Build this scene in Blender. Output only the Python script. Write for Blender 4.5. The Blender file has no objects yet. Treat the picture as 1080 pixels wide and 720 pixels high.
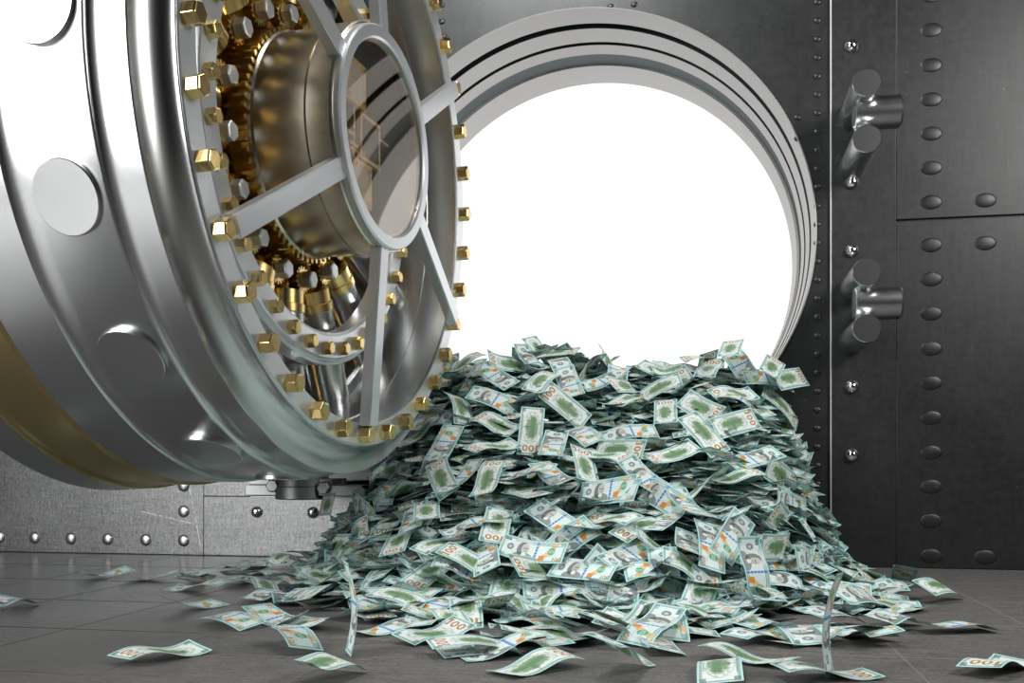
import bpy, bmesh, math, random
from mathutils import Vector, Matrix, Euler, noise
random.seed(7)
PI = math.pi
S = bpy.context.scene
COL = S.collection

# ------------------------------------------------------------------ materials
class X:
    """arithmetic on node sockets"""
    nt = None
    def __init__(s, v): s.v = v
    @staticmethod
    def op(o, *a, clamp=False):
        n = X.nt.nodes.new('ShaderNodeMath'); n.operation = o; n.use_clamp = clamp
        for i, q in enumerate(a):
            if isinstance(q, X): X.nt.links.new(q.v, n.inputs[i])
            else: n.inputs[i].default_value = q
        return X(n.outputs[0])
    def __add__(s, o): return X.op('ADD', s, o)
    def __radd__(s, o): return X.op('ADD', o, s)
    def __sub__(s, o): return X.op('SUBTRACT', s, o)
    def __rsub__(s, o): return X.op('SUBTRACT', o, s)
    def __mul__(s, o): return X.op('MULTIPLY', s, o)
    def __rmul__(s, o): return X.op('MULTIPLY', o, s)
    def lt(s, o): return X.op('LESS_THAN', s, o)
    def gt(s, o): return X.op('GREATER_THAN', s, o)
    def abs(s): return X.op('ABSOLUTE', s)
    def sq(s): return X.op('MULTIPLY', s, s)
def xmin(a, b): return X.op('MINIMUM', a, b)
def xmax(a, b): return X.op('MAXIMUM', a, b)
def mixc(f, a, b):
    n = X.nt.nodes.new('ShaderNodeMix'); n.data_type = 'RGBA'
    if isinstance(f, X): X.nt.links.new(f.v, n.inputs[0])
    else: n.inputs[0].default_value = f
    for q, i in ((a, 6), (b, 7)):
        if isinstance(q, X): X.nt.links.new(q.v, n.inputs[i])
        else: n.inputs[i].default_value = (*q, 1)
    return X(n.outputs[2])
def noise_n(scale, detail=3, rough=.5, vec=None, stretch=None, dist=0):
    nt = X.nt
    n = nt.nodes.new('ShaderNodeTexNoise'); n.inputs['Scale'].default_value = scale
    n.inputs['Detail'].default_value = detail; n.inputs['Roughness'].default_value = rough
    n.inputs['Distortion'].default_value = dist
    if vec is None:
        g = nt.nodes.new('ShaderNodeNewGeometry'); vec = g.outputs['Position']
    if stretch:
        m = nt.nodes.new('ShaderNodeVectorMath'); m.operation = 'MULTIPLY'
        nt.links.new(vec, m.inputs[0]); m.inputs[1].default_value = stretch; vec = m.outputs[0]
    nt.links.new(vec, n.inputs['Vector'])
    return X(n.outputs['Fac'])
def maprange(x, a, b, c, d):
    n = X.nt.nodes.new('ShaderNodeMapRange'); X.nt.links.new(x.v, n.inputs[0])
    for i, q in enumerate((a, b, c, d)): n.inputs[i+1].default_value = q
    return X(n.outputs[0])
def newmat(name):
    m = bpy.data.materials.new(name); m.use_nodes = True
    X.nt = m.node_tree
    return m, m.node_tree.nodes['Principled BSDF']
def setin(b, k, v):
    if isinstance(v, X): X.nt.links.new(v.v, b.inputs[k])
    elif isinstance(v, tuple): b.inputs[k].default_value = (*v, 1)
    else: b.inputs[k].default_value = v
def bump(b, h, strength=.3, dist=.005):
    n = X.nt.nodes.new('ShaderNodeBump'); n.inputs['Strength'].default_value = strength
    n.inputs['Distance'].default_value = dist
    X.nt.links.new(h.v, n.inputs['Height']); X.nt.links.new(n.outputs[0], b.inputs['Normal'])

def metal(name, col, rough, metallic=1.0, vary=.04, bstr=0, bscale=60):
    m, b = newmat(name)
    nz = noise_n(2.2, 2, .4)
    setin(b, 'Base Color', mixc(nz, tuple(c*.985 for c in col), tuple(min(1, c*1.015) for c in col)))
    setin(b, 'Metallic', metallic)
    b.inputs['Roughness'].default_value = rough
    if bstr: bump(b, noise_n(bscale, 3), bstr, .002)
    return m
M = {}
M['steel'] = metal('satin_steel', (.62, .635, .64), .27)
M['steel_face'] = metal('pale_steel', (.76, .79, .82), .30, metallic=.78)
M['chrome'] = metal('polished_chrome', (.82, .83, .84), .09, vary=.02)
M['lug'] = metal('brushed_lug_steel', (.62, .64, .65), .26, vary=.02)
M['gold'] = metal('polished_gold', (1.0, .74, .30), .22)
M['bolt_gold'] = metal('brass_bolt', (.78, .58, .25), .2)
M['gold_dark'] = metal('dark_gold', (.85, .52, .16), .26)  # darker gold for the rear gears and brace rods
M['band_gold'] = metal('satin_gold_band', (.62, .50, .25), .32)
M['drum'] = metal('brushed_drum_steel', (.70, .65, .56), .25)
M['jamb'] = metal('jamb_steel', (.47, .46, .455), .5, metallic=.5)
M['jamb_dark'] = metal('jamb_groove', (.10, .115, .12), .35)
M['plain_dark'] = metal('dark_steel', (.16, .165, .17), .4, metallic=.9)

def wallmat(name, c0, c1, r0, r1, scratch=.5, bst=.25, k=1.0):
    m, b = newmat(name)
    big = noise_n(1.7, 5, .6)
    fine = noise_n(26*k, 5, .7)
    vert = noise_n(14*k, 5, .75, stretch=(3.0, 3.0, .35))
    hor = noise_n(10, 6, .8, stretch=(.4, .4, 5.0))
    # long thin straight scratches
    g_ = X.nt.nodes.new('ShaderNodeNewGeometry'); sp_ = X.nt.nodes.new('ShaderNodeSeparateXYZ')
    X.nt.links.new(g_.outputs['Position'], sp_.inputs[0]); gx, gz = X(sp_.outputs[0]), X(sp_.outputs[2])
    scr = None; rs = random.Random(name)
    for _ in range(14):
        an = rs.choice([rs.uniform(.3, 1.2), rs.uniform(1.3, 1.85), rs.uniform(-.4, .1)]); c_, s_ = math.cos(an), math.sin(an)
        x0, z0 = rs.uniform(-3.9, 1.8), rs.uniform(.05, 2.6); ln = rs.uniform(.08, .42)
        q = ((gx-x0)*c_ + (gz-z0)*s_).abs().lt(ln) * ((gz-z0)*c_ - (gx-x0)*s_).abs().lt(.0013)
        scr = q if scr is None else xmax(scr, q)
    scr = scr * noise_n(30, 3, .7).gt(.46); scr2 = scr
    specks = noise_n(55, 2, .5).gt(.745)
    w = maprange(fine*.35 + vert*.35 + hor*.2 + big*.1, .38, .62, 0, 1)
    col = mixc(w, c0, c1)
    mark = xmax(xmax(scr, scr2), specks) * scratch
    col = mixc(mark, col, tuple(min(1, c*3.2+.06) for c in c1))
    setin(b, 'Base Color', col)
    setin(b, 'Metallic', .85)
    setin(b, 'Roughness', maprange(big*.6 + fine*.4, .35, .65, r0, r1))
    bump(b, fine*.6 + vert*.4, bst, .003)
    return m
M['wall'] = wallmat('dark_steel_wall', (.058, .061, .062), (.074, .078, .079), .36, .46, .3, .10)
M['plate'] = wallmat('dark_steel_plate', (.054, .057, .058), (.074, .077, .078), .38, .5, .4, .12)
M['plate_left'] = wallmat('scratched_steel_plate', (.075, .078, .081), (.31, .315, .32), .3, .46, .5, .45, 2.6)
M['room'] = wallmat('room_steel', (.06, .062, .064), (.09, .092, .094), .5, .7, .1, .1)

# floor : large slate tiles, joints at measured rows and columns
def floormat():
    m, b = newmat('slate_floor_tiles')
    nt = m.node_tree
    g = nt.nodes.new('ShaderNodeNewGeometry')
    sp = nt.nodes.new('ShaderNodeSeparateXYZ'); nt.links.new(g.outputs['Position'], sp.inputs[0])
    x = X(sp.outputs[0]); y = X(sp.outputs[1])
    fx = (X.op('FRACT', (x - .655 + 46.2) * (1/.49)) - .5).abs()      # .5 at a joint
    fy = (X.op('FRACT', (y - 2.17 + 60.5) * (1/.605)) - .5).abs()
    joint = xmax(fx.gt(.5 - .0032/.49), fy.gt(.5 - .0055/.605))
    big = noise_n(.9, 5, .6)
    grain = noise_n(9, 6, .7, stretch=(1.0, 5.0, 1))
    fine = noise_n(90, 4, .7)
    fleck = noise_n(38, 2, .5).gt(.74)
    c = mixc(maprange(grain*.6 + fine*.4, .35, .65, 0, 1), (.098, .099, .100), (.150, .151, .151))
    c = mixc(fleck * .6, c, (.33, .32, .31))
    right = maprange(x + (big-.5)*1.4, -2.3, -.9, 0, 1)                     # the slabs to the right are worn matt
    c = mixc(right * .7, c, mixc(maprange(grain*.5+fine*.5, .38, .62, 0, 1), (.040, .037, .035), (.200, .190, .180)))
    pits = noise_n(48, 4, .75, stretch=(1, 2.5, 1)).gt(.575)
    c = mixc(pits * right * .6, c, (.025, .023, .022))
    c = mixc(joint * .85, c, mixc(right, (.02, .02, .02), (.20, .19, .18)))
    setin(b, 'Base Color', c)
    setin(b, 'Roughness', xmax(maprange(right + (grain-.5)*.3, 0, 1, .22, .62), joint*.9))
    setin(b, 'Specular IOR Level', (1 - joint)*.6)
    bump(b, fine*.45*right + grain*.5 - joint*1.5, .3, .004)
    return m
M['floor'] = floormat()

# bank note printed on both sides
def billmat():
    m, b = newmat('printed_banknote')
    nt = m.node_tree
    uv = nt.nodes.new('ShaderNodeUVMap'); uv.uv_map = 'UVMap'
    sp = nt.nodes.new('ShaderNodeSeparateXYZ'); nt.links.new(uv.outputs[0], sp.inputs[0])
    px = X(sp.outputs[0]) * 2.36; py = X(sp.outputs[1])
    vm = nt.nodes.new('ShaderNodeCombineXYZ')
    nt.links.new(px.v, vm.inputs[0]); nt.links.new(py.v, vm.inputs[1])
    V = vm.outputs[0]
    def box(cx, cy, hx, hy): return (px-cx).abs().lt(hx) * (py-cy).abs().lt(hy)
    def ed(cx, cy, rx, ry): return ((px-cx)*(1/rx)).sq() + ((py-cy)*(1/ry)).sq()
    def ell(*a): return ed(*a).lt(1.0)
    def digit0(cx, cy, rx, ry, t=.42): return ell(cx, cy, rx, ry) * ed(cx, cy, rx*(1-t), ry*(1-t)).gt(1.0)
    n1 = noise_n(9, 3, .6, V); n2 = noise_n(30, 3, .7, V); n3 = noise_n(70, 2, .6, V)
    e = xmin(xmin(px, 2.36-px), xmin(py, 1-py))
    outer = e.lt(.035)
    frame = e.lt(.115) * e.gt(.045)
    corner = (px-1.18).abs().gt(.93) * (py-.5).abs().gt(.3) * e.gt(.045)
    # ---------- front
    paper = mixc(n1, (.50, .72, .74), (.84, .88, .85))
    f = mixc(outer, paper, (.42, .76, .76))
    f = mixc(frame * maprange(n3, .4, .6, .25, .95), f, (.08, .28, .25))
    f = mixc(corner * n3.gt(.47) * .75, f, (.05, .17, .15))
    f = mixc(box(1.2, .84, .75, .028) * n3.gt(.45) * .8, f, (.10, .16, .16))
    f = mixc(ell(.78, .56, .40, .47) * .55, f, (.66, .70, .68))
    f = mixc(ell(.36, .52, .115, .15) * n2.gt(.40) * .85, f, (.08, .12, .13))
    f = mixc(ell(.36, .52, .05, .065) * .8, f, (.6, .68, .66))
    coat = xmax(ell(.86, .16, .36, .22), box(.86, .1, .3, .06)) * py.gt(.07)
    f = mixc(coat * maprange(n3, .3, .7, .55, 1), f, (.12, .145, .145))
    f = mixc(ell(.80, .52, .20, .33) * maprange(n2, .35, .65, .55, 1), f, (.035, .05, .05))
    f = mixc(ell(.885, .575, .135, .235), f, mixc(n3, (.36, .41, .36), (.62, .66, .60)))
    f = mixc(box(.90, .575, .085, .022) * n3.gt(.42), f, (.10, .12, .11))
    f = mixc(box(.905, .46, .04, .014), f, (.16, .18, .17))
    f = mixc(ell(.88, .30, .085, .09) , f, (.72, .75, .72))
    band = ((px - 1.50 - (py-.1)*.62 + (py-.5).sq()*.25).abs()).lt(.115)
    f = mixc(band * py.gt(.1) * py.lt(.93) * .85, f, (.74, .47, .20))
    f = mixc(box(1.54, .235, .10, .115), f, (.66, .26, .06))
    f = mixc(box(1.285, .5, .042, .46) * maprange((X.op('FRACT', py*7)-.5).abs(), .1, .4, .55, 1), f, (.03, .16, .52))
    seal = ell(1.84, .55, .135, .17)
    f = mixc(seal * .95, f, (.05, .36, .20))
    f = mixc((box(1.76, .55, .012, .07) + digit0(1.83, .55, .036, .075, .4) + digit0(1.92, .55, .036, .075, .4)) * .8, f, (.72, .80, .74))
    f = mixc(box(2.0, .78, .22, .02) * n3.gt(.45), f, (.12, .40, .25))
    f = mixc(box(1.86, .33, .22, .012) * n3.gt(.5), f, (.2, .3, .28))
    num = xmax(box(1.98, .185, .022, .075), xmax(digit0(2.09, .185, .055, .08, .45), digit0(2.215, .185, .055, .08, .45)))
    f = mixc(num, f, (.50, .25, .06))
    f = mixc(box(.22, .83, .10, .055) * n3.gt(.42), f, (.08, .15, .15))
    # ---------- back
    k = mixc(n1, (.62, .76, .76), (.90, .90, .88))
    k = mixc(outer, k, (.42, .76, .76))
    k = mixc(frame * maprange(n3, .4, .6, .25, .95), k, (.05, .25, .20))
    k = mixc(corner * n3.gt(.44) * .85, k, (.03, .15, .11))
    oval = ed(1.02, .5, .80, .36)
    k = mixc(oval.lt(1.0) * oval.gt(.86) * .45, k, (.30, .48, .40))
    trees = maprange(oval + (n1-.5)*1.6 + (n2-.5)*.9 - (.5-py)*.35, .35, .85, 1, 0)
    trees = X.op('MULTIPLY', trees, py.lt(.74), clamp=True)
    k = mixc(trees * maprange(n2, .3, .7, .7, 1.0), k, mixc(n3, (.035, .13, .04), (.24, .40, .15)))
    hall = xmax(box(1.02, .44, .50, .10), xmax(box(1.02, .60, .075, .16), box(1.02, .80, .025, .06)))
    k = mixc(hall * maprange((X.op('FRACT', px*11)-.5).abs(), .1, .3, .25, .8), k, (.07, .19, .08))
    k = mixc(box(1.02, .885, .6, .022) * n3.gt(.44) * .8, k, (.10, .26, .20))
    k = mixc(box(1.0, .145, .4, .018) * n3.gt(.44) * .7, k, (.12, .28, .22))
    # large numeral set across the short side
    def d0(cy): return ell(2.03, cy, .155, .115) * ed(2.03, cy, .090, .048).gt(1.0)
    big = xmax(xmax(box(2.03, .20, .155, .040), box(2.165, .20, .020, .075)), xmax(d0(.42), d0(.68)))
    big = xmax(big, (px-1.915).abs().lt(.028) * (py-.165).abs().lt(.035))
    k = mixc(big, k, (.47, .24, .08))
    k = mixc(box(1.70, .5, .028, .26) * n3.gt(.52) * .7, k, (.15, .28, .22))
    g = nt.nodes.new('ShaderNodeNewGeometry')
    col = mixc(X(g.outputs['Backfacing']), f, k)
    setin(b, 'Base Color', col)
    b.inputs['Roughness'].default_value = .5
    b.inputs['Specular IOR Level'].default_value = .35
    return m
M['bill'] = billmat()

def glassmat(name, tint, mixf, rough=.0):
    m = bpy.data.materials.new(name); m.use_nodes = True; nt = m.node_tree
    for n in list(nt.nodes):
        if n.type == 'BSDF_PRINCIPLED': nt.nodes.remove(n)
    out = nt.nodes['Material Output']
    tr = nt.nodes.new('ShaderNodeBsdfTransparent'); tr.inputs[0].default_value = (*tint, 1)
    gl = nt.nodes.new('ShaderNodeBsdfGlossy'); gl.inputs['Roughness'].default_value = rough
    gl.inputs[0].default_value = (.95, .93, .90, 1)
    nz = nt.nodes.new('ShaderNodeTexNoise'); nz.inputs['Scale'].default_value = 4
    mr = nt.nodes.new('ShaderNodeMapRange'); mr.inputs[3].default_value = mixf-.02; mr.inputs[4].default_value = mixf+.02
    nt.links.new(nz.outputs['Fac'], mr.inputs[0])
    mx = nt.nodes.new('ShaderNodeMixShader')
    nt.links.new(mr.outputs[0], mx.inputs[0])
    nt.links.new(tr.outputs[0], mx.inputs[1]); nt.links.new(gl.outputs[0], mx.inputs[2])
    nt.links.new(mx.outputs[0], out.inputs[0])
    return m
M['lens'] = glassmat('tinted_lens_glass', (.95, .90, .83), .24)
M['pane'] = metal('frosted_glass_tile', (.75, .80, .82), .3, metallic=.2)
M['bracket'] = metal('bracket_steel', (.30, .31, .315), .45)
M['seam'] = metal('bright_seam', (.80, .80, .80), .5, metallic=.3)
M['rivet'] = metal('dull_rivet_steel', (.50, .51, .52), .36)

# ------------------------------------------------------------------ mesh helpers
def finish(name, bm, mat, parent=None, smooth=None, loc=None, rot=None):
    me = bpy.data.meshes.new(name)
    bmesh.ops.recalc_face_normals(bm, faces=bm.faces[:])
    bm.to_mesh(me); bm.free()
    for mm in (mat if isinstance(mat, list) else [mat]): me.materials.append(mm)
    if smooth is not None:
        for p in me.polygons: p.use_smooth = len(p.vertices) <= 8
        me.set_sharp_from_angle(angle=math.radians(smooth))
    o = bpy.data.objects.new(name, me); COL.objects.link(o)
    if parent: o.parent = parent
    if loc is not None: o.location = loc
    if rot is not None: o.rotation_euler = rot
    return o
def lathe(prof, axis='X', n=192, bm=None, closed=False, mats=None):
    """prof: list of (t, r); optional material index per segment"""
    bm = bm or bmesh.new()
    rings = []
    for t, r in prof:
        ring = []
        for i in range(n):
            p = 2*PI*i/n; c, s = r*math.cos(p), r*math.sin(p)
            ring.append(bm.verts.new({'X': (t, c, s), 'Y': (c, t, s), 'Z': (c, s, t)}[axis]))
        rings.append(ring)
    m = len(rings)
    for k in range(m if closed else m-1):
        a, b = rings[k], rings[(k+1) % m]
        for i in range(n):
            f = bm.faces.new((a[i], a[(i+1) % n], b[(i+1) % n], b[i]))
            if mats: f.material_index = mats[k]
    return bm
def cap(bm, t, r, n, axis='X'):
    vs = []
    for i in range(n):
        p = 2*PI*i/n; c, s = r*math.cos(p), r*math.sin(p)
        vs.append(bm.verts.new({'X': (t, c, s), 'Y': (c, t, s), 'Z': (c, s, t)}[axis]))
    bm.faces.new(vs)
def solid(prof, axis='X', n=48, bm=None):
    """closed solid of revolution (flat ends)"""
    bm = lathe(prof, axis, n, bm)
    bm.verts.ensure_lookup_table()
    vs = bm.verts[-n*len(prof):]
    bm.faces.new(vs[:n]); bm.faces.new(vs[-n:])
    return bm
def boxbm(c, h, bm=None, bev=0, mtx=None):
    own = bmesh.new()
    bmesh.ops.create_cube(own, size=2, matrix=Matrix.Translation(c) @ Matrix.Diagonal((*h, 1)))
    if bev: bmesh.ops.bevel(own, geom=own.edges[:], offset=bev, segments=2, affect='EDGES', profile=.5)
    if mtx: own.transform(mtx)
    if bm is None: return own
    me = bpy.data.meshes.new('tmp'); own.to_mesh(me); own.free(); bm.from_mesh(me); bpy.data.meshes.remove(me)
    return bm
def tag(o, label=None, cat=None, group=None, kind=None):
    if label: o['label'] = label
    if cat: o['category'] = cat
    if group: o['group'] = group
    if kind: o['kind'] = kind
    return o
def empty(name, loc, rz=0):
    o = bpy.data.objects.new(name, None); COL.objects.link(o)
    o.location = loc; o.rotation_euler = (0, 0, rz); o.empty_display_size = .1
    return o
def instance(src, parent, mtx):
    o = src.copy(); COL.objects.link(o); o.parent = parent; o.matrix_local = mtx
    return o

# ------------------------------------------------------------------ camera (eye .5 above the floor, wall at Y = 5.25)
F = 1050.0; YAW = math.atan(202/F); EYE = .5; WY = 5.25
cam_d = bpy.data.cameras.new('camera'); cam = bpy.data.objects.new('camera', cam_d); COL.objects.link(cam)
cam.location = (0, 0, EYE); cam.rotation_euler = (PI/2, 0, YAW)
cam_d.sensor_width = 36; cam_d.lens = 36*F/1080; cam_d.shift_y = (493-360)/1080; cam_d.clip_start = .05
S.camera = cam
CA, SA = math.cos(YAW), math.sin(YAW)
def project(P):
    xr = P[0]*CA + P[1]*SA; d = -P[0]*SA + P[1]*CA
    return 540 + F*xr/d, 493 - F*(P[2]-EYE)/d, d
def ray(px, py):
    u = (px-540)/F; v = -(py-493)/F
    return Vector((u*CA - SA, u*SA + CA, v))           # unit depth along the camera axis
def on_wall(px, py, Y=WY):
    r = ray(px, py); s = Y/r.y
    return Vector((r.x*s, Y, EYE + r.z*s))

# ------------------------------------------------------------------ room
XL, XR, YB, ZC = -6.0, 4.0, -3.2, 4.6
FC = Vector((-.665, 0, 1.705))                        # axis of the round opening
def struct(o): o['kind'] = 'structure'; return o
bm = bmesh.new()
bmesh.ops.create_grid(bm, x_segments=1, y_segments=1, size=1, matrix=Matrix.Translation(((XL+XR)/2, (YB+WY+.95)/2, 0)) @ Matrix.Diagonal(((XR-XL)/2, (WY+.95-YB)/2, 1, 1)))
geo = bmesh.ops.extrude_face_region(bm, geom=bm.faces[:])
bmesh.ops.translate(bm, verts=[v for v in geo['geom'] if isinstance(v, bmesh.types.BMVert)], vec=(0, 0, -.1))
struct(finish('floor', bm, M['floor']))
# back wall: thick slab with a round hole
def wall_with_hole(rad, y0, y1):
    bm = bmesh.new(); n = 192
    for y in (y0, y1):
        inner = []; outer = []
        for i in range(n):
            p = 2*PI*i/n; c, s = math.cos(p), math.sin(p)
            inner.append(bm.verts.new((FC.x + rad*c, y, FC.z + rad*s)))
            # ray to the rectangle
            k = min(((XR-FC.x)/c if c > 1e-9 else 1e9), ((XL-FC.x)/c if c < -1e-9 else 1e9),
                    ((ZC-FC.z)/s if s > 1e-9 else 1e9), ((0-FC.z)/s if s < -1e-9 else 1e9))
            outer.append(bm.verts.new((FC.x + k*c, y, FC.z + k*s)))
        for i in range(n): bm.faces.new((inner[i], inner[(i+1) % n], outer[(i+1) % n], outer[i]))
        # corners
        for cx in (XL, XR):
            for cz in (0, ZC):
                q = sorted(outer, key=lambda v: (v.co.x-cx)**2 + (v.co.z-cz)**2)
                a = min([v for v in outer if abs(v.co.x-cx) < 1e-6], key=lambda v: abs(v.co.z-cz))
                b = min([v for v in outer if abs(v.co.z-cz) < 1e-6], key=lambda v: abs(v.co.x-cx))
                if a is not b: bm.faces.new((a, b, bm.verts.new((cx, y, cz))))
        if y == y0: first = inner
        else:
            for i in range(n): bm.faces.new((first[i], first[(i+1) % n], inner[(i+1) % n], inner[i]))
    return bm
wall = struct(finish('wall_back', wall_with_hole(1.262, WY, WY+.95), M['wall']))
for nm, c, h in (('wall_left', (XL-.05, (YB+WY)/2, ZC/2), (.05, (WY-YB)/2, ZC/2)),
                 ('wall_right', (XR+.05, (YB+WY)/2, ZC/2), (.05, (WY-YB)/2, ZC/2)),
                 ('wall_front', ((XL+XR)/2, YB-.05, ZC/2), ((XR-XL)/2, .05, ZC/2)),
                 ('ceiling', ((XL+XR)/2, (YB+WY)/2, ZC+.05), ((XR-XL)/2, (WY-YB)/2, .05))):
    struct(finish(nm, boxbm(c, h), M['room']))

# wall plates (parts of the back wall)
def plate(x0, x1, z0, z1, th, mat, name='wall_plate', bev=.003):
    return finish(name, boxbm(((x0+x1)/2, WY-th/2+.001, (z0+z1)/2), ((x1-x0)/2, th/2+.001, (z1-z0)/2), bev=bev), mat, wall)
plate(.633, .9435, .002, 4.55, .0135, M['plate'])
plate(.9440, XR, .002, 1.726, .014, M['plate'])
plate(.9440, XR, 1.736, 4.55, .014, M['plate'])
plate(-5.9, -2.7975, .002, 1.9, .012, M['plate_left'])
plate(-2.797, -1.62, .002, .336, .012, M['plate_left'])
plate(-2.797, -2.51, .338, 1.9, .012, M['plate_left'])
# bright seam strip of the narrow plate
for c_, h_ in (((-2.14, WY-.010, .3370), (.368, .004, .0016)), ((-2.5085, WY-.010, .46), (.0016, .004, .12))):
    finish('seam_strip', boxbm(c_, h_), M['seam'], wall)
finish('seam_strip', boxbm((.631, WY-.0085, 2.27), (.0028, .0085, 2.27-.01), bev=.0012), M['seam'], wall)

def dome(rx, rz, th, n=32):
    bm = bmesh.new(); rings = []
    for k in range(7):
        a = k/6*PI/2*.96
        rings.append([bm.verts.new((rx*math.cos(a)*math.cos(2*PI*i/n), -th*math.sin(a), rz*math.cos(a)*math.sin(2*PI*i/n))) for i in range(n)])
    for k in range(6):
        for i in range(n): bm.faces.new((rings[k][i], rings[k][(i+1) % n], rings[k+1][(i+1) % n], rings[k+1][i]))
    bm.faces.new(rings[-1])
    return bm
def wall_part(proto, loc):
    o = proto.copy(); COL.objects.link(o); o.parent = wall; o.location = loc
    return o
big = finish('flat_rivet', dome(.052, .036, .008), M['plate'], wall, smooth=50, loc=(1.108, WY-.0135, .062))
zs = [.236, .406, .575, .747, .919, 1.089, 1.263, 1.433, 1.602, 1.814, 1.984, 2.154, 2.323, 2.493, 2.667, 2.838, 3.01]
for z in zs: wall_part(big, (1.108, WY-.0135, z))
for z in (.061, 1.601, 1.811): wall_part(big, (1.358, WY-.0135, z))
for z in (.061,): wall_part(big, (1.61, WY-.0135, z))
small = finish('small_rivet', dome(.019, .016, .009, 20), M['wall'], wall, smooth=50, loc=(.567, WY+.001, 2.86))
z = 2.766
while z > .35:
    wall_part(small, (.567, WY+.001, z)); z -= .094
for p in ((841, 124), (841.5, 146), (644, 7), (669, 5), (466, 6), (466, 23), (468, 39)):
    q = on_wall(*p); wall_part(small, (q.x, WY+.001, q.z))
ball = finish('dome_bolt', dome(.034, .034, .034, 32), M['chrome'], wall, smooth=60, loc=(.730, WY-.012, 2.617))
for q in ((.732, 1.933), (.732, 1.589), (.732, .906), (.732, .562), (.599, .245)): wall_part(ball, (q[0], WY-.012 if q[0] > .63 else WY, q[1]))
lr = finish('round_rivet', dome(.036, .036, .018, 32), M['rivet'], wall, smooth=60, loc=(-2.92, WY-.010, .083))
for x, z in ((-3.158, .084), (-3.40, .085), (-3.639, .085), (-3.877, .086), (-4.11, .087), (-4.35, .087), (-2.92, .25), (-2.92, .397), (-2.92, .56)):
    wall_part(lr, (x, WY-.010, z))
for x, z in ((-2.471, .251), (-2.137, .251)): wall_part(ball, (x, WY-.010, z))

# ------------------------------------------------------------------ steel jamb of the round opening
prof = [(5.252, 1.264), (5.2485, 1.264), (5.2485, 1.228), (5.240, 1.227), (5.236, 1.220), (5.412, 1.216), (5.416, 1.248), (5.468, 1.248), (5.472, 1.214),
        (5.640, 1.210), (5.643, 1.232), (5.668, 1.232), (5.671, 1.206), (5.785, 1.200), (5.791, 1.224), (5.82, 1.232), (5.88, 1.226), (5.925, 1.204), (5.929, 1.190), (6.19, 1.185), (6.20, 1.262)]
prof = [(t, r+.002 if r < 1.25 else r) for t, r in prof]
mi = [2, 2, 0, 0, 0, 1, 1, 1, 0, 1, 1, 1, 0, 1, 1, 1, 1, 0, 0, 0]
bm = lathe(prof, 'Y', 256, mats=mi)
for v in bm.verts: v.co.x += FC.x; v.co.z += FC.z
jamb = struct(finish('trim_1', bm, [M['jamb'], M['jamb_dark'], M['wall']], smooth=30))

# ------------------------------------------------------------------ vault door (swung open)
TH = 1.279 + YAW; RZ = TH - PI/2
ZD = 1.32
door = empty('vault_door', (-1.242, 3.521, 1.705-ZD), RZ)
tag(door, 'huge round open steel vault door with gold bolts, gears and six spokes around a glass hub', 'vault door')
def dpart(name, bm, mat, smooth=30, parent=None):
    if parent is None:
        return finish(name, bm, mat, door, smooth, loc=(0, 0, ZD))
    return finish(name, bm, mat, parent, smooth)
def arc(t0, r0, t1, r1, k=8, bulge=1):
    """concave quarter curve between two profile points"""
    out = []
    for i in range(1, k):
        a = i/k*PI/2
        if bulge > 0: out.append((t0+(t1-t0)*math.sin(a), r0+(r1-r0)*(1-math.cos(a))))
        else: out.append((t0+(t1-t0)*(1-math.cos(a)), r0+(r1-r0)*math.sin(a)))
    return out
# outer body: from the bolt face back to the rear disc
body = [(-.006, 1.042), (-.006, 1.1235), (-.009, 1.127)]
body += arc(-.009, 1.127, -.079, 1.222, 20, 1)
body += [(-.079, 1.226), (-.083, 1.228), (-.086, 1.226)]
body += [(-.158, 1.2225)] + arc(-.158, 1.2225, -.199, 1.2385, 10, 1) + [(-.2005, 1.2405)]
body += [(-.204, 1.243), (-.208, 1.2415), (-.436, 1.238)] + arc(-.436, 1.238, -.503, 1.258, 10, 1)
body += [(-.505, 1.260), (-.510, 1.2605), (-.690, 1.2605)] + [(-.695, 1.262)]
dpart('door_body', lathe(body, n=256), M['steel'], 28)
band = [(-.6955, 1.262), (-.708, 1.272), (-.712, 1.2725), (-.880, 1.272)] + arc(-.880, 1.272, -.925, 1.287, 10, 1) + [(-.927, 1.288), (-.932, 1.286)]
dpart('gold_band', lathe(band, n=256), M['band_gold'], 28)
rear = [(-.9325, 1.286), (-1.075, 1.296), (-1.085, 1.290), (-1.085, .0005)]
dpart('rear_disc', lathe(rear, n=256), M['steel'], 28)
# flat thin line between lip and face
# inner cylinder wall, stepped
inner = [(-.006, 1.042), (-.012, 1.038), (-.150, 1.034), (-.152, 1.030), (-.156, 1.030), (-.158, 1.034), (-.300, 1.030), (-.302, .985), (-.318, .975), (-.56, .97), (-.56, .0005)]
dpart('inner_shell', lathe(inner, n=192), M['steel'], 30)
# bright face ring
face = [(-.0058, 1.042), (-.0015, 1.045), (-.0015, 1.119), (-.0058, 1.122)]
dpart('bolt_flange', lathe(face, n=256), M['steel_face'], 25)

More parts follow.
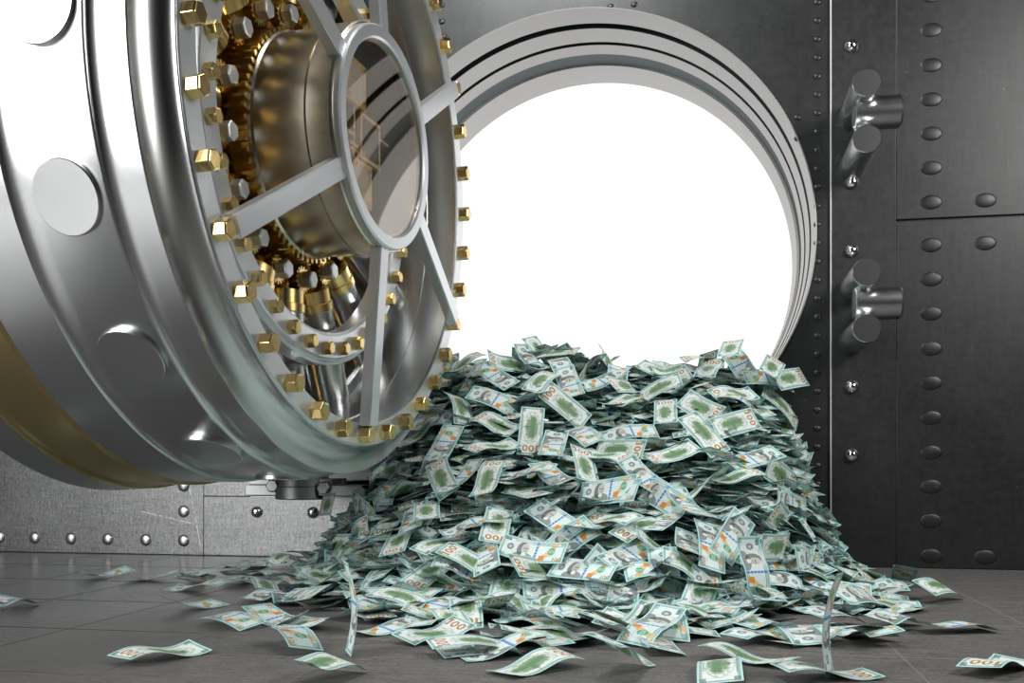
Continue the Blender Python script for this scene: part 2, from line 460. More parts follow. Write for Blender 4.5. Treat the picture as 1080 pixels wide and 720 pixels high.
def hexbolt(r, h, bev=.08):
    bm = bmesh.new()
    pr = [(0, 1.0), (h-.12*r, 1.0), (h, .86)]
    rings = []
    for t, k in pr:
        rings.append([bm.verts.new((t, r*k*math.cos(PI/3*i), r*k*math.sin(PI/3*i))) for i in range(6)])
    for a, b in zip(rings, rings[1:]):
        for i in range(6): bm.faces.new((a[i], a[(i+1) % 6], b[(i+1) % 6], b[i]))
    bm.faces.new(rings[-1]); bm.faces.new(rings[0])
    bmesh.ops.bevel(bm, geom=[e for e in bm.edges], offset=r*.04, segments=1, affect='EDGES')
    return bm
def polar(t, r, ph, roll=0.0):
    return Matrix.Translation((t, r*math.cos(ph), ZD + r*math.sin(ph))) @ Matrix.Rotation(roll, 4, 'X')
def radial(t, r, ph):
    # local +Z points outward along the radius, local X stays the door axis
    return Matrix.Translation((t, r*math.cos(ph), ZD + r*math.sin(ph))) @ Matrix.Rotation(ph - PI/2, 4, 'X')
def ring_of(name, bm, mat, mtxs, smooth=None):
    me_o = finish(name, bm, mat, door, smooth)
    me_o.matrix_local = mtxs[0]; out = [me_o]
    for m_ in mtxs[1:]: out.append(instance(me_o, door, m_))
    return out
rnd = random.Random(3)
ring_of('hex_bolt', hexbolt(.0335, .045), M['bolt_gold'], [polar(-.0015, 1.083, math.radians(179.85+10*k), rnd.uniform(0, PI/3)) for k in range(36)])
ring_of('hex_bolt', hexbolt(.0265, .038), M['bolt_gold'], [polar(-.163, .755, math.radians(170.5+10*k), rnd.uniform(0, PI/3)) for k in range(36)])
# inner bolted ring: L-shaped section
ir = [(-.163, .703), (-.160, .706), (-.160, .788), (-.164, .792), (-.175, .793), (-.177, .800), (-.172, .806), (-.174, .815), (-.235, .815), (-.235, .694), (-.168, .694)]
dpart('inner_ring', lathe(ir, n=192, closed=True), M['steel_face'], 25)
# round bolt ends on the rim
def disc_bm(r, h0, h1):
    return solid([(h0, r), (h1-.003, r), (h1, r-.003)], 'Z', 64)
mt = []
for k in range(16):
    mt.append(radial(-.330, 0, math.radians(180+22.5*k)) )
ring_of('locking_bolt_end', disc_bm(.104, 1.225, 1.2505), M['steel'], mt, 30)
# pistons reach from the collars to the rim
pist = solid([(.600, .066), (.604, .079), (.80, .079), (.805, .082), (.985, .082), (.99, .076), (1.03, .076)], 'Z', 40)
pp = ring_of('locking_piston', pist, M['steel'], [radial(-.330, 0, math.radians(180+22.5*k)) for k in range(16)], 30)
coll = solid([(.530, .060), (.535, .078), (.585, .078), (.588, .084), (.618, .084), (.621, .080)], 'Z', 40)
cc_ = ring_of('gold_collar', coll, M['gold'], [radial(-.330, 0, math.radians(180+22.5*k)) for k in range(16)], 35)
for p_, c_ in zip(pp, cc_): c_.parent = p_; c_.matrix_local = Matrix.Identity(4)
# struts between the pistons
stru = solid([(.50, .030), (.50, .034), (.70, .034), (.99, .034)], 'Z', 24)
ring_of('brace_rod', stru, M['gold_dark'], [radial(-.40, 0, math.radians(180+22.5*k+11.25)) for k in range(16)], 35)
# gears
def gear(rt, rr, t0, t1, nt_, hole=0.0):
    bm = bmesh.new(); pts = []
    for i in range(nt_):
        for f_, r in ((.0, rr), (.22, rr), (.36, rt), (.64, rt), (.78, rr)):
            a = 2*PI*(i+f_)/nt_; pts.append((r*math.cos(a), r*math.sin(a)))
    A_ = [bm.verts.new((t0, y, z)) for y, z in pts]; B_ = [bm.verts.new((t1, y, z)) for y, z in pts]
    n = len(pts)
    for i in range(n): bm.faces.new((A_[i], A_[(i+1) % n], B_[(i+1) % n], B_[i]))
    if hole:
        hA = [bm.verts.new((t0, hole*math.cos(2*PI*i/n), hole*math.sin(2*PI*i/n))) for i in range(n)]
        hB = [bm.verts.new((t1, hole*math.cos(2*PI*i/n), hole*math.sin(2*PI*i/n))) for i in range(n)]
        for i in range(n):
            bm.faces.new((hB[i], hB[(i+1) % n], B_[(i+1) % n], B_[i])); bm.faces.new((hA[i], hA[(i+1) % n], A_[(i+1) % n], A_[i]))
            bm.faces.new((hA[i], hA[(i+1) % n], hB[(i+1) % n], hB[i]))
    else:
        bm.faces.new(A_); bm.faces.new(B_)
    return bm
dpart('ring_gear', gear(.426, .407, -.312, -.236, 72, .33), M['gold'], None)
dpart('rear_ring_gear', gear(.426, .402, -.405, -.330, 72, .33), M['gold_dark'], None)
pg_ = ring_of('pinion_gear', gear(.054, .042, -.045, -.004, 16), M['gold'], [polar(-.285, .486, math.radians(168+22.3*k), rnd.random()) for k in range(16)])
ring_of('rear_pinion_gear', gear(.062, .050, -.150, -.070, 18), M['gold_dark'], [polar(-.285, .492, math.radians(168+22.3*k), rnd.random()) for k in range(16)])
hn_ = ring_of('silver_hex_nut', hexbolt(.0345, .044), M['steel_face'], [polar(-.292, .488, math.radians(168+22.3*k), rnd.uniform(.2, .7)) for k in range(16)])
for p_, c_ in zip(pg_, hn_):
    m_ = p_.matrix_local.inverted() @ c_.matrix_local; c_.parent = p_; c_.matrix_local = m_
# hub drum
drum = [(-.235, .345), (-.235, .408), (-.222, .411), (-.214, .405), (-.022, .407), (-.019, .400), (-.014, .400), (-.011, .409), (.070, .408), (.076, .404), (.076, .340)]
dpart('hub_drum', lathe(drum, n=160), M['drum'], 30)
hubr = [(.076, .346), (.076, .396), (.080, .398), (.100, .398), (.107, .392), (.107, .354), (.100, .348)]
dpart('hub_ring', lathe(hubr, n=160, closed=True), M['steel_face'], 25)
lining = [(.052, .3455), (-.19, .3455), (-.19, .0005)]
dpart('hub_lining', lathe(lining, n=96), M['plain_dark'], 30)
dpart('glass_lens', solid([(.088, .3460), (.094, .3460)], 'X', 96), M['lens'], 30)
# framed square tiles of the time lock behind the lens
def tile(cy, cz, t, s, tilt, mat='pane'):
    fr = bmesh.new()
    w = .007
    for (y, z, hy, hz) in ((0, s, s, w), (0, -s, s, w), (s, 0, w, s+w), (-s, 0, w, s+w)): boxbm((0, y, z), (.012, hy, hz), fr)
    mt_ = Matrix.Translation((t, cy, ZD+cz)) @ Matrix.Rotation(tilt, 4, 'X')
    o = finish('clockwork_frame', fr, M['frame_gold'], door); o.matrix_local = mt_
    p = boxbm((.006, 0, 0), (.004, s-w, s-w))
    q = finish('clockwork_tile', p, M[mat], o)
    st = bmesh.new()
    for a in (-1, 1):
        for b in (-1, 1): boxbm((.012, a*s*.8, b*s*.8), (.006, .006, .006), st)
    finish('clockwork_screw', st, M['gold'], o)
    arm = solid([(-.20-t, .010), (-.010, .010)], 'X', 12)
    finish('clockwork_post', arm, M['gold'], o, 30)
M['frame_gold'] = metal('pale_gold_frame', (1.0, .80, .45), .4, metallic=.45)
tile(-.17, .155, .045, .072, .0)
tile(-.225, .045, .03, .070, .0, 'plain_dark')
tile(-.03, -.01, .035, .078, .0, 'plain_dark')
tile(-.12, -.19, .045, .072, .0)
boxes = bmesh.new()
for (y, z, hy, hz) in ((-.09, -.055, .09, .006), (-.06, -.075, .12, .005), (-.15, -.09, .006, .06), (.08, .03, .07, .004)): boxbm((.03, y, z), (.008, hy, hz), boxes)
dpart('clockwork_linkage', boxes, M['frame_gold'], None)

# six spokes, from the hub ring to the bolt flange
def spoke(ph):
    bm = bmesh.new()
    # along local Z (radius), section: width in Y, thickness in X; root sits forward with the hub
    for (z0, x0, z1, x1) in ((.388, .048, 1.052, .002),):
        vs = []
        for z, x in ((z0, x0), (z1, x1)):
            for sx, sy in ((0, -1), (1, -1), (1, 1), (0, 1)):
                vs.append(bm.verts.new((x + sx*.045, sy*.036, z)))
        for i in range(4): bm.faces.new((vs[i], vs[(i+1) % 4], vs[4+(i+1) % 4], vs[4+i]))
        bm.faces.new(vs[:4]); bm.faces.new(vs[4:])
    bmesh.ops.bevel(bm, geom=bm.edges[:], offset=.004, segments=2, affect='EDGES')
    return bm
ring_of('spoke', spoke(0), M['steel_face'], [radial(0, 0, math.radians(30+60*k)) for k in range(6)], 30)

# ------------------------------------------------------------------ hinge bracket under the door, fixed to the wall
hg = empty('door_hinge', (-1.95, 4.62, .36))
tag(hg, 'grey steel lower hinge bracket with hexagonal bolts, half hidden under the open vault door', 'hinge')
def hp_(name, bm, mat, smooth=None): return finish(name, bm, mat, hg, smooth)
hp_('top_plate', boxbm((-.02, .02, .072), (.215, .10, .016), bev=.004), M['bracket'])
hp_('lower_plate', boxbm((.05, .0, .030), (.30, .09, .026), bev=.004), M['bracket'])
hp_('arm', boxbm((.05, .34, .040), (.16, .295, .034), bev=.004), M['bracket'])
hp_('pivot_cylinder', solid([(-.015, .125), (-.010, .132), (.046, .132), (.050, .125), (.12, .125)], 'Z', 64), M['bracket'], 30).location = (.02, -.02, 0)
hb = finish('hinge_hex_bolt', hexbolt(.034, .030), M['bracket'], hg)
hb.matrix_local = Matrix.Translation((-.10, -.085, .052)) @ Matrix.Rotation(-PI/2, 4, 'Z')
for x in (.16,):
    o = hb.copy(); COL.objects.link(o); o.parent = hg; o.matrix_local = Matrix.Translation((x, -.085, .042)) @ Matrix.Rotation(-PI/2, 4, 'Z')

# ------------------------------------------------------------------ two wall lugs (horizontal barrel between two pegs)
def lug(zc_px, label):
    Yf = 4.78
    top = on_wall(914.2, zc_px-31.3, Yf); bot = on_wall(914.2, zc_px+28.0, Yf); br = on_wall(925, zc_px+2.5, 4.95)
    root = empty('wall_lug', (top.x, WY-.012, br.z)); tag(root, label, 'steel lug', 'steel lugs on the right wall plate')
    d = Vector((top.x, WY-.012, br.z))
    def pp_(name, bm, mat, loc): return finish(name, bm, mat, root, 24, loc=Vector(loc)-d)
    L = WY-.012-Yf
    peg = lambda: solid([(L, .064), (.003, .064), (.0, .061)], 'Y', 64)
    pp_('peg', peg(), M['lug'], (top.x, Yf, top.z)); pp_('peg', peg(), M['lug'], (top.x, Yf, bot.z))
    pp_('barrel', solid([(-.107, .071), (-.103, .077), (.095, .077), (.104, .070)], 'X', 64), M['lug'], (br.x, 4.93, br.z))
    for z0, z1 in ((bot.z+.055, br.z-.07), (br.z+.07, top.z-.055)):
        h = (z1-z0)
        pp_('neck', solid([(-.008, .040), (.0, .034), (h*.3, .030), (h*.6, .030), (h, .034), (h+.008, .040)], 'Z', 32), M['chrome'], (top.x+.0, 4.93, z0))
    pp_('stem', solid([(.0, .045), (WY-.012-4.93, .045)], 'Y', 32), M['lug'], (br.x, 4.93, br.z))
lug(118, 'upper steel lug on the dark wall, horizontal barrel between two round pegs')
lug(318, 'lower steel lug on the dark wall, horizontal barrel between two round pegs')

# ------------------------------------------------------------------ heap of banknotes
BL, BW = .250, .106
CREST = [(-1.82, .0), (-1.76, .40), (-1.66, .62), (-1.5, .82), (-1.37, .99), (-1.2, 1.06), (-.85, 1.11), (-.65, 1.06), (-.4, 1.0), (-.15, 1.0), (.05, 1.06), (.22, 1.04), (.34, .86), (.43, .55), (.52, .28), (.60, .10), (.66, 0)]
def crest(x):
    if x <= CREST[0][0] or x >= CREST[-1][0]: return 0.0
    for (a, za), (b, zb) in zip(CREST, CREST[1:]):
        if a <= x <= b: return za + (zb-za)*(x-a)/(b-a)
def yfront(x):
    u = abs((x+.5)/1.3)
    return 3.42 + 1.0*u**2.6
def heap(x, y):
    c = crest(x)
    if c <= 0: return 0.0
    y0 = yfront(x)
    s = (y-y0)/(5.12-y0)
    if s <= 0: return 0.0
    s = min(s, 1.0)
    h = c*(s**.80)
    h += .035*noise.noise(Vector((x*3.1, y*3.1, .3)))*min(1, s*4)
    if y > WY+.1:
        h = c*(1 - .12*(y-WY-.1))
    return max(0.0, h)
def hnormal(x, y):
    e = .05
    gx = (heap(x+e, y)-heap(x-e, y))/(2*e); gy = (heap(x, y+e)-heap(x, y-e))/(2*e)
    return Vector((-gx, -gy, 1)).normalized()
def hit(px, py):
    r = ray(px, py); o = Vector((0, 0, EYE)); s = 2.2
    while s < 6.3:
        p = o + r*s
        if p.z <= heap(p.x, p.y) + .004: return p, s
        s += .01
    return None, None
def bill_mesh(kind, nx=12, ny=3):
    """one bent note, centred, lying in XY with its printed portrait side up"""
    c1, c2, tw, ph = kind
    bm = bmesh.new(); uvl = bm.loops.layers.uv.new('UVMap'); g = []
    # integrate a curve of given curvature along the length
    xs = [0.0]; zs_ = [0.0]; ang = 0.0
    N = 48; ds = BL/N; pts = [(0.0, 0.0)]
    a = 0.0; x_ = z_ = 0.0
    for i in range(N):
        s = (i+.5)/N
        kappa = c1*math.cos(PI*(s-.5)) + c2*math.sin(2*PI*(s+ph))
        a += kappa*ds; x_ += math.cos(a)*ds; z_ += math.sin(a)*ds; pts.append((x_, z_))
    am = math.atan2(pts[-1][1], pts[-1][0]); ca, sa = math.cos(-am), math.sin(-am)
    pts = [(x*ca - z*sa, x*sa + z*ca) for x, z in pts]
    mx = pts[-1][0]/2; mz = sum(z for _, z in pts)/len(pts)
    for i in range(nx+1):
        f_ = i/nx*N; k = min(int(f_), N-1); q = f_-k
        X_ = pts[k][0]*(1-q) + pts[k+1][0]*q - mx; Z_ = pts[k][1]*(1-q) + pts[k+1][1]*q - mz
        row = []
        for j in range(ny+1):
            v = j/ny-.5
            row.append(bm.verts.new((X_, v*BW, Z_ + tw*(i/nx-.5)*v + .02*c2*.02*v*v)))
        g.append(row)
    for i in range(nx):
        for j in range(ny):
            fc = bm.faces.new((g[i][j], g[i+1][j], g[i+1][j+1], g[i][j+1]))
            for lp, (a_, b_) in zip(fc.loops, ((i, j), (i+1, j), (i+1, j+1), (i, j+1))): lp[uvl].uv = (a_/nx, b_/ny)
    return bm
KINDS = [(0.6, 0, 0, 0), (3.2, 0, .0, 0), (-3.0, 0, .01, 0), (0, 7, .0, 0), (0, -7, .02, 0), (5, 3, .03, 0), (-5, 4, -.03, 0), (1.5, 10, .0, .15), (-1.5, -10, .0, .1), (6.5, 0, .02, 0), (-6, -3, 0, 0), (2, -4, -.05, 0)]
MESHES = []
for kd in KINDS:
    bm = bill_mesh(kd); me = bpy.data.meshes.new('hundred_dollar_bill'); bm.to_mesh(me); bm.free()
    me.materials.append(M['bill'])
    for p in me.polygons: p.use_smooth = True
    MESHES.append(me)

DC = Vector((-1.242, 3.521, 1.705)); DN = Vector((math.cos(RZ), math.sin(RZ), 0)); DH = Vector((-math.sin(RZ), math.cos(RZ), 0))
def clash(p, m=.0):
    """inside the door, the hinge or the solid wall?"""
    d = p-DC; t = d.dot(DN); r = math.hypot(d.dot(DH), d.z)
    if -1.12 < t < .05 and r < 1.315+m: return True
    if -2.40 < p.x < -1.62 and 4.4 < p.y and .30 < p.z < .55: return True
    if p.y > WY-.016-m:
        if math.hypot(p.x-FC.x, p.z-FC.z) > 1.185-m: return True
    return False
HPX = []
PLACED = []                                            # (matrix, mesh index, source)
def verts_ok(mt_, k):
    vs = [mt_ @ v.co for v in MESHES[k].vertices]
    return vs
def frame_matrix(c, L, U, back):
    """L: reading direction, U: up of the print as seen; back notes are turned over about the long axis"""
    L = L.normalized(); U = (U - L*U.dot(L)).normalized(); N_ = L.cross(U)
    if back:
        # mesh front (+Z local) must face away: seen from behind, u must still run to the 100 end
        # viewer sees back with u increasing along L: local Y becomes -U
        Xv, Yv, Zv = L, -U, L.cross(-U)
    else: Xv, Yv, Zv = L, U, N_
    m_ = Matrix((Xv, Yv, Zv)).transposed().to_4x4(); m_.translation = c
    return m_
def settle(m_, k, lift=.003, maxit=30):
    """keep the note above the floor and clear of door and wall"""
    vs = verts_ok(m_, k); zmin = min(v.z for v in vs)
    if zmin < lift: m_.translation.z += lift-zmin
    for it in range(maxit):
        vs = verts_ok(m_, k)
        if not any(clash(v) for v in vs): return True
        m_.translation.y -= .02
        if it > 12: m_.translation.x += .015
    return False
def hero(face, cx, cy, L, U, k, lift=.055, flip=1, floor=False):
    """note placed at a heap or floor point, turned so that its sides run along the given picture directions"""
    p, s = hit(cx, cy)
    if p is None or floor:
        r = ray(cx, cy)
        s = (EYE-.02)/max(1e-4, -r.z) if r.z < -.02 else 4.8
        if s > 5.6: s = 4.8
        p = Vector((0, 0, EYE)) + r*s
    n_h = hnormal(p.x, p.y) if p.z > .03 else Vector((0, 0, 1))
    sc = s/F
    right = Vector((CA, SA, 0)); up = Vector((0, 0, 1)); fwd = Vector((-SA, CA, 0))
    def lift3(v, ln, sg):
        # account for the oblique line of sight: image vector + depth component w gives v3 = scale*(vx,vy) + w*ray
        rr = ray(cx, cy)
        base = right*(v[0]*sc) + up*(-v[1]*sc)
        A_ = rr.dot(rr); B_ = 2*base.dot(rr); C_ = base.dot(base) - ln*ln
        D_ = B_*B_-4*A_*C_
        if D_ < 0: return (base - rr*(B_/(2*A_)))
        return base + rr*((-B_ + sg*math.sqrt(D_))/(2*A_))
    best = None
    for sl in (-1, 1):
        for su in (-1, 1):
            a = lift3(L, BL, sl); b = lift3(U, BW, su)
            na = a.normalized(); b2 = (b - na*b.dot(na))
            err = (b2-b).length/BW
            n_ = na.cross(b2.normalized()) if b2.length > 1e-5 else Vector((0, 0, 1))
            view = -ray(cx, cy).normalized()
            if n_.dot(view) < 0: pen = 1.0
            else: pen = 0
            score = err*1.2 - n_.dot(n_h)*.5*flip + pen
            if best is None or score < best[0]: best = (score, a, b2)
    _, a, b2 = best
    c = p - ray(cx, cy).normalized()*lift
    m_ = frame_matrix(c, a, b2, face == 'B')
    ok = settle(m_, k)
    PLACED.append((m_, k, 'hero')); HPX.append((cx, cy))
H = [
('B',596,427,(-45,-37),(-15,15),0),('B',560,454,(-5,50),(27,1),0),('B',572,400,(24,-20),(-13,-8),1),('F',520,421,(50,20),(15,-12),2),
('F',523,396,(-34,-22),(-12,12),0),('B',536,383,(-42,-15),(-2,14),3),('B',484,427,(-16,-35),(-18,-2),9),('B',523,446,(-42,-16),(-6,13),4),
('F',469,467,(20,-37),(-20,-6),0),('F',584,467,(-8,26),(24,4),0),('F',613,457,(28,14),(8,-10),2),('B',515,503,(18,-36),(-19,-4),4),
('F',664,456,(58,-8),(-11,-12),2),('B',653,475,(50,0),(0,-22),0),('B',617,489,(-8,-36),(-17,2),0),('F',641,516,(58,-9),(8,-24),0),
('F',586,547,(47,30),(13,-18),0),('F',562,580,(68,10),(3,-22),1),('B',565,599,(-45,-8),(2,19),0),('F',615,600,(65,5),(5,-20),0),
('F',589,624,(74,6),(1,-18),0),('B',496,592,(-58,-37),(-10,15),1),('B',450,605,(-34,26),(12,13),0),('B',467,571,(52,-22),(-14,-8),3),
('F',512,587,(-4,-30),(-24,4),0),('F',532,687,(90,-26),(-8,-9),3),('B',565,700,(75,-20),(-26,-10),4),('F',479,681,(-20,-22),(-30,8),0),
('F',472,647,(74,-1),(2,-11),3),('B',693,410,(-48,26),(5,13),1),('B',702,433,(0,-24),(-25,3),0),('B',740,430,(38,20),(8,-20),2),
('B',742,457,(36,41),(15,-14),0),('B',776,446,(44,-12),(-3,-22),0),('B',708,478,(-51,15),(7,13),2),('F',782,386,(-24,-30),(-17,13),3),
('F',811,400,(-50,-8),(4,14),2),('B',815,386,(8,-16),(-20,-8),0),('B',834,399,(30,-5),(-2,-17),0),('B',825,429,(36,38),(6,-8),1),
('B',771,366,(6,-16),(-19,-1),0),('B',826,452,(3,24),(19,-3),0),('F',796,483,(-50,15),(8,14),0),('F',682,503,(47,37),(16,-11),1),
('F',646,519,(52,-6),(4,-22),0),('B',778,502,(56,-8),(-10,-7),4),('B',824,502,(26,22),(14,-14),0),('F',835,532,(30,16),(8,-16),0),
('B',822,547,(-12,-16),(-15,12),0),('F',749,573,(7,50),(25,4),2),('F',773,565,(-25,43),(24,16),0),('B',820,577,(29,-2),(3,-28),1),
('B',730,600,(63,31),(1,-18),3),('B',677,555,(-50,17),(5,13),1),('F',697,550,(24,-18),(-12,-6),0),('F',664,584,(50,-20),(-9,-18),0),
('F',727,574,(3,22),(16,-1),1),('B',673,629,(62,20),(6,-12),3),('F',854,593,(28,8),(9,-11),4),('F',875,592,(24,12),(8,-14),0),
('F',762,651,(-60,-14),(-4,12),3),('B',771,640,(0,-20),(-30,-3),0),('B',759,707,(0,-24),(-42,0),1),('F',804,671,(60,-8),(-4,-9),4),
('F',848,673,(58,-16),(-8,-8),1),('F',907,641,(38,2),(-2,-11),2),('F',695,679,(-16,-18),(-26,-2),0),('B',647,673,(36,12),(-14,-6),3),
('F',635,643,(38,6),(-4,-12),0),('B',789,692,(96,16),(8,-6),7),('B',872,709,(100,4),(-5,-8),3),
('F',384,538,(24,22),(8,-6),0),('F',436,545,(-8,28),(16,0),0),('B',450,537,(0,-18),(-23,-2),0),('B',418,572,(-10,22),(14,3),0),
('B',357,575,(-18,0),(0,17),0),('B',378,562,(14,-13),(-6,-8),1),('B',400,610,(-28,30),(16,6),5),('B',364,530,(-14,2),(0,16),0),
('F',555,497,(60,-8),(6,-8),3),('B',520,470,(-50,10),(6,8),4),('F',497,553,(66,-14),(-6,-6),7),('B',640,480,(50,12),(6,-8),4),
('F',725,530,(30,30),(10,-6),1),('B',700,640,(-60,8),(8,6),3),('F',560,520,(-20,-6),(-24,6),0),
]
random.seed(11)
for h in H: hero(*h)
HF = [('B',991,628,(30,3),(-8,-10),1),('F',1006,659,(80,10),(-14,-3),3),('B',1052,698,(-40,10),(26,7),4),('B',933,615,(40,-4),(-10,-5),3),
('B',899,613,(38,1),(-4,-6),4),('B',170,686,(-88,14),(18,9),4),('F',111,604,(56,-2),(-8,-2),5),('F',6,636,(50,-1),(-6,-4),7),('F',204,636,(58,4),(-12,-5),1),
('F',242,653,(50,10),(12,-9),2),('F',208,605,(28,-1),(7,-5),0),('F',208,618,(56,-3),(4,-5),3),('F',269,612,(58,3),(4,-5),4),('F',276,592,(44,2),(5,-4),7),
('F',319,632,(38,-4),(14,-13),0),('F',335,656,(-56,10),(-12,8),1),('B',392,645,(20,12),(24,-6),0),('F',283,626,(48,-6),(-6,-4),7),('B',341,708,(62,4),(-12,-8),4),
('F',915,668,(42,6),(8,-6),3),('F',880,655,(50,6),(-6,-6),2),('F',735,655,(56,8),(6,-8),7),('B',590,668,(60,10),(10,-6),3),('F',655,700,(40,14),(-12,-8),4),
('B',430,640,(40,-14),(-10,-8),1),('F',560,655,(60,12),(10,-6),7),('F',940,655,(36,2),(-6,-5),7),('B',300,605,(44,2),(6,-5),2),('F',345,618,(40,-8),(8,-8),3)]
for h in HF: hero(*h, floor=True, lift=.004)
# two notes standing on edge in front of the heap
def standing(face, cx, cytop, cybot, lean, turn):
    r = ray(cx, cybot); s = EYE/(-r.z); p = Vector((0, 0, EYE)) + r*s
    L = Vector((math.sin(lean)*CA, math.sin(lean)*SA, math.cos(lean)))
    W = Vector((math.cos(turn), math.sin(turn), 0)); W = (W - L*W.dot(L)).normalized()
    m_ = frame_matrix(p + L*(BL/2*.96), L, W, face == 'B')
    PLACED.append((m_, 1, 'stand')); settle(m_, 1)
standing('B', 870, 620, 714, .10, YAW+PI/2-.48)
standing('F', 372, 634, 690, -.03, YAW+PI/2+.30)

def random_note(rr, spread_deg, sink, flat):
    """one note on the heap surface (world matrix, bend, facing) or None"""
    for _ in range(60):
        x = rr.uniform(-1.95, .75); y = rr.uniform(3.35, 6.0)
        h = heap(x, y)
        if h < .02: continue
        # steeper parts of the surface need more notes per plan area
        n_ = hnormal(x, y)
        if rr.random() > min(1, .45/max(.2, n_.z)): continue
        z = h - rr.uniform(sink*.4, sink)
        nn = (n_*(1-flat) + Vector((0, 0, 1))*flat)
        nn += Vector((rr.gauss(0, spread_deg), rr.gauss(0, spread_deg), rr.gauss(0, spread_deg*.4)))
        nn.normalize()
        a = rr.uniform(0, 2*PI)
        t = Vector((math.cos(a), math.sin(a), 0)); t = (t - nn*t.dot(nn)).normalized()
        m_ = frame_matrix(Vector((x, y, max(z, .02))), t, nn.cross(t), rr.random() < .5)
        k = rr.randrange(len(KINDS))
        vs = verts_ok(m_, k); zm = min(v.z for v in vs)
        if zm < .003: m_.translation.z += .003-zm
        if any(clash(m_ @ v.co, .002) for v in MESHES[k].vertices): continue
        return m_, k
    return None
rr = random.Random(5)
while len(PLACED) < 240:
    q = random_note(rr, .38, .0, .35)
    if q is None: continue
    m_, k = q
    m_.translation += Vector((0, -.012, .016))
    x_, y_, d_ = project(m_.translation)
    if y_ > 735 or any(clash(m_ @ v.co) for v in MESHES[k].vertices): continue
    if any(abs(x_-hx) < 26 and abs(y_-hy) < 19 for hx, hy in HPX): continue
    if any((m_.translation-o[0].translation).length < .075 for o in PLACED): continue
    PLACED.append((m_, k, 'rand'))
# spill around the foot of the heap
def spill(rr):
    while True:
        x = rr.gauss(-.45, .75); u = abs((x+.5)/1.3)
        y = yfront(x) - abs(rr.gauss(0, .36)) + .10
        if x < -2.0: y = rr.uniform(4.0, 4.9)
        if x < -2.7 or x > 1.0 or y < 2.35 or y > 5.0: continue
        if heap(x, y) > .10: continue
        nn = Vector((rr.gauss(0, .16), rr.gauss(0, .16), 1)).normalized(); a = rr.uniform(0, 2*PI)
        t = Vector((math.cos(a), math.sin(a), 0)); t = (t - nn*t.dot(nn)).normalized()
        m_ = frame_matrix(Vector((x, y, .02+heap(x, y)+rr.uniform(0, .03))), t, nn.cross(t), rr.random() < .4); k = rr.choice([3, 4, 5, 6, 7, 8, 1, 2])
        zm = min((m_ @ v.co).z for v in MESHES[k].vertices)
        base = heap(x, y)*.8
        m_.translation.z += max(.003+base-zm, .003-zm) if heap(x, y) < .04 else (.003-zm if zm < .003 else 0)
        if any(clash(m_ @ v.co) for v in MESHES[k].vertices): continue
        return m_, k
while len(PLACED) < 300:
    m_, k = spill(rr); x_, y_, d_ = project(m_.translation)
    if y_ > 712: continue
    PLACED.append((m_, k, 'spill'))

# the buried rest of the heap: one uncountable mass
import array
rr = random.Random(9)
verts = []; faces = []; uvs = []
low = []
for kd in KINDS:
    bm = bill_mesh(kd, 6, 1); lv = [v.co.copy() for v in bm.verts]; lf = []; lu = []
    bm.verts.index_update(); uvl = bm.loops.layers.uv[0]
    for f_ in bm.faces:
        lf.append([l.vert.index for l in f_.loops]); lu.append([tuple(l[uvl].uv) for l in f_.loops])
    low.append((lv, lf, lu)); bm.free()
def add_low(m_, k):
    lv, lf, lu = low[k]; b0 = len(verts)
    for v in lv: 
        w = m_ @ v; verts.append((w.x, w.y, max(.002, w.z)))
    for f_, u_ in zip(lf, lu):
        faces.append([b0+i for i in f_])
        for q in u_: uvs.append(q)
cnt = 0
while cnt < 3000:
    q = random_note(rr, .17, .13, .72)
    if q is None: continue
    add_low(*q); cnt += 1
for _ in range(110): add_low(*spill(rr))
me = bpy.data.meshes.new('banknote_heap'); me.from_pydata(verts, [], faces)
uvl = me.uv_layers.new(name='UVMap')
for i, q in enumerate(uvs): uvl.data[i].uv = q
for p in me.polygons: p.use_smooth = True
me.materials.append(M['bill'])
hp = bpy.data.objects.new('banknote_heap', me); COL.objects.link(hp)
tag(hp, 'dense mass of crumpled hundred-dollar bills piled under the loose ones in the vault opening', 'money heap', kind='stuff')

# ---- individual notes with their own descriptions
def place_words(P):
    x, y, d = project(P)
    if y > 600 and (heap(P.x, P.y) < .03):
        side = 'far left' if x < 150 else 'left' if x < 300 else 'centre left' if x < 430 else 'centre' if x < 620 else 'centre right' if x < 800 else 'right' if x < 940 else 'far right'
        row = 'back' if y < 622 else ('middle' if y < 662 else 'front')
        return 'on floor, ' + row + ' ' + side
    cs = ['far left', 'left', 'centre left', 'centre right', 'right', 'far right']
    cx = 0 if x < 440 else 1 if x < 530 else 2 if x < 620 else 3 if x < 710 else 4 if x < 800 else 5
    ry = 'crest' if y < 410 else 'upper slope' if y < 465 else 'middle slope' if y < 525 else 'lower slope' if y < 585 else 'foot'
    return 'on heap ' + ry + ', ' + cs[cx]
def direction(m_):
    a = project(m_.translation); e = project(m_.translation + m_.to_3x3().col[0]*.1)
    dx, dy = e[0]-a[0], e[1]-a[1]
    ang = (math.degrees(math.atan2(-dy, dx)) + 360) % 360
    return ['right', 'upper-right', 'up', 'upper-left', 'left', 'lower-left', 'down', 'lower-right'][int((ang+22.5)//45) % 8]
items = []
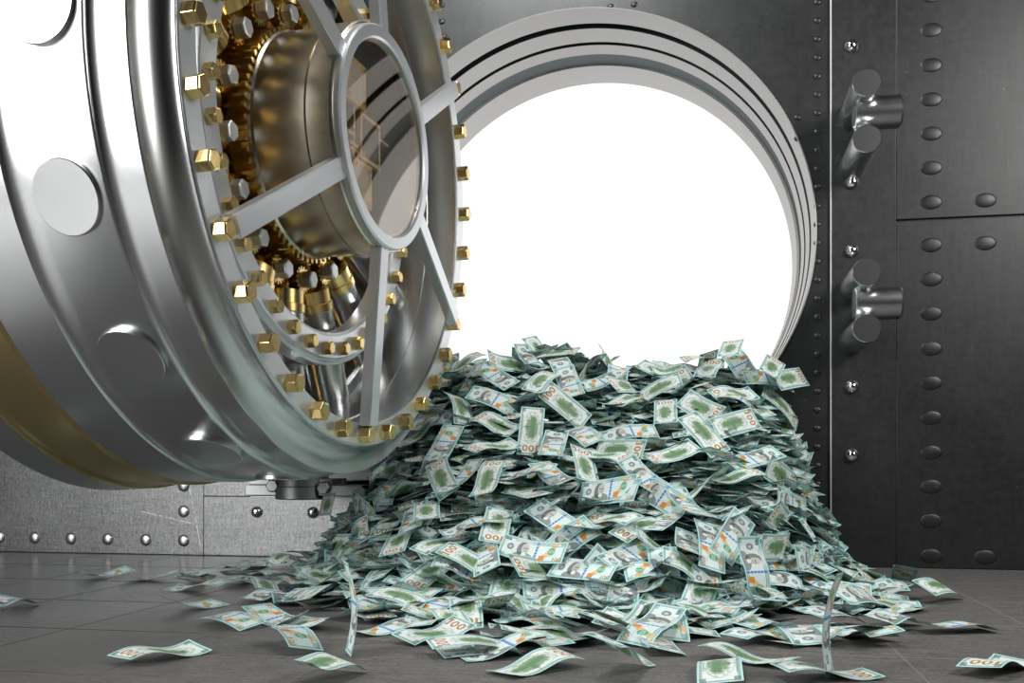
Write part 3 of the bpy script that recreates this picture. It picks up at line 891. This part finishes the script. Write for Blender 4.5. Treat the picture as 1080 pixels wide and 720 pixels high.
for m_, k, src in PLACED:
    n_ = m_.to_3x3().col[2]; v = (Vector((0, 0, EYE)) - m_.translation)
    front = n_.dot(v) > 0
    if src == 'stand': lab = 'bill standing on its end on the floor ' + ('left' if m_.translation.x < -.5 else 'right') + ' before the heap'
    else: lab = ('portrait-side' if front else 'building-side') + ' bill ' + place_words(m_.translation) + ', 100 end ' + direction(m_)
    items.append([m_, k, lab])
from collections import defaultdict
by = defaultdict(list)
for it in items: by[it[2]].append(it)
for lab, L_ in by.items():
    if len(L_) > 1:
        L_.sort(key=lambda it: project(it[0].translation)[0])
        words = {2: ['left one', 'right one'], 3: ['left one', 'middle one', 'right one']}.get(len(L_))
        if words:
            for it, w in zip(L_, words): it[2] = lab + ', ' + w
for m_, k, lab in items:
    o = bpy.data.objects.new('hundred_dollar_bill', MESHES[k]); COL.objects.link(o); o.matrix_world = m_
    tag(o, lab, 'banknote', 'hundred-dollar bills poured from the vault')

# ------------------------------------------------------------------ light
W = bpy.data.worlds.new('daylight'); S.world = W; W.use_nodes = True
W.node_tree.nodes['Background'].inputs[0].default_value = (1.0, .99, .98, 1)
W.node_tree.nodes['Background'].inputs[1].default_value = 1.25
def area(name, loc, target, sx, sy, power, col=(1, 1, 1), spread=PI):
    d = bpy.data.lights.new(name, 'AREA'); d.shape = 'RECTANGLE'; d.size = sx; d.size_y = sy; d.energy = power; d.color = col
    d.spread = spread
    o = bpy.data.objects.new(name, d); COL.objects.link(o); o.location = loc
    v = Vector(target)-Vector(loc); o.rotation_euler = v.to_track_quat('-Z', 'Y').to_euler()
    return o
area('soft_panel_lamp', (-4.6, -.9, 2.35), (-1.6, 3.0, 1.6), 3.0, 3.8, 320, (1, .995, .98))
area('ceiling_lamp', (-1.1, 3.2, 4.45), (-.9, 4.3, .5), 1.2, 1.2, 95, (1, .99, .97))
area('door_fill_light', (2.9, 2.6, 3.0), (-1.2, 3.6, 1.5), 1.4, 1.4, 110, (1, .97, .93))  # added fill from the right, brightens the door's inner face and spokes

S.view_settings.view_transform = 'Standard'; S.view_settings.look = 'None'
S.view_settings.exposure = 0; S.view_settings.gamma = 1; S.view_settings.use_curve_mapping = False
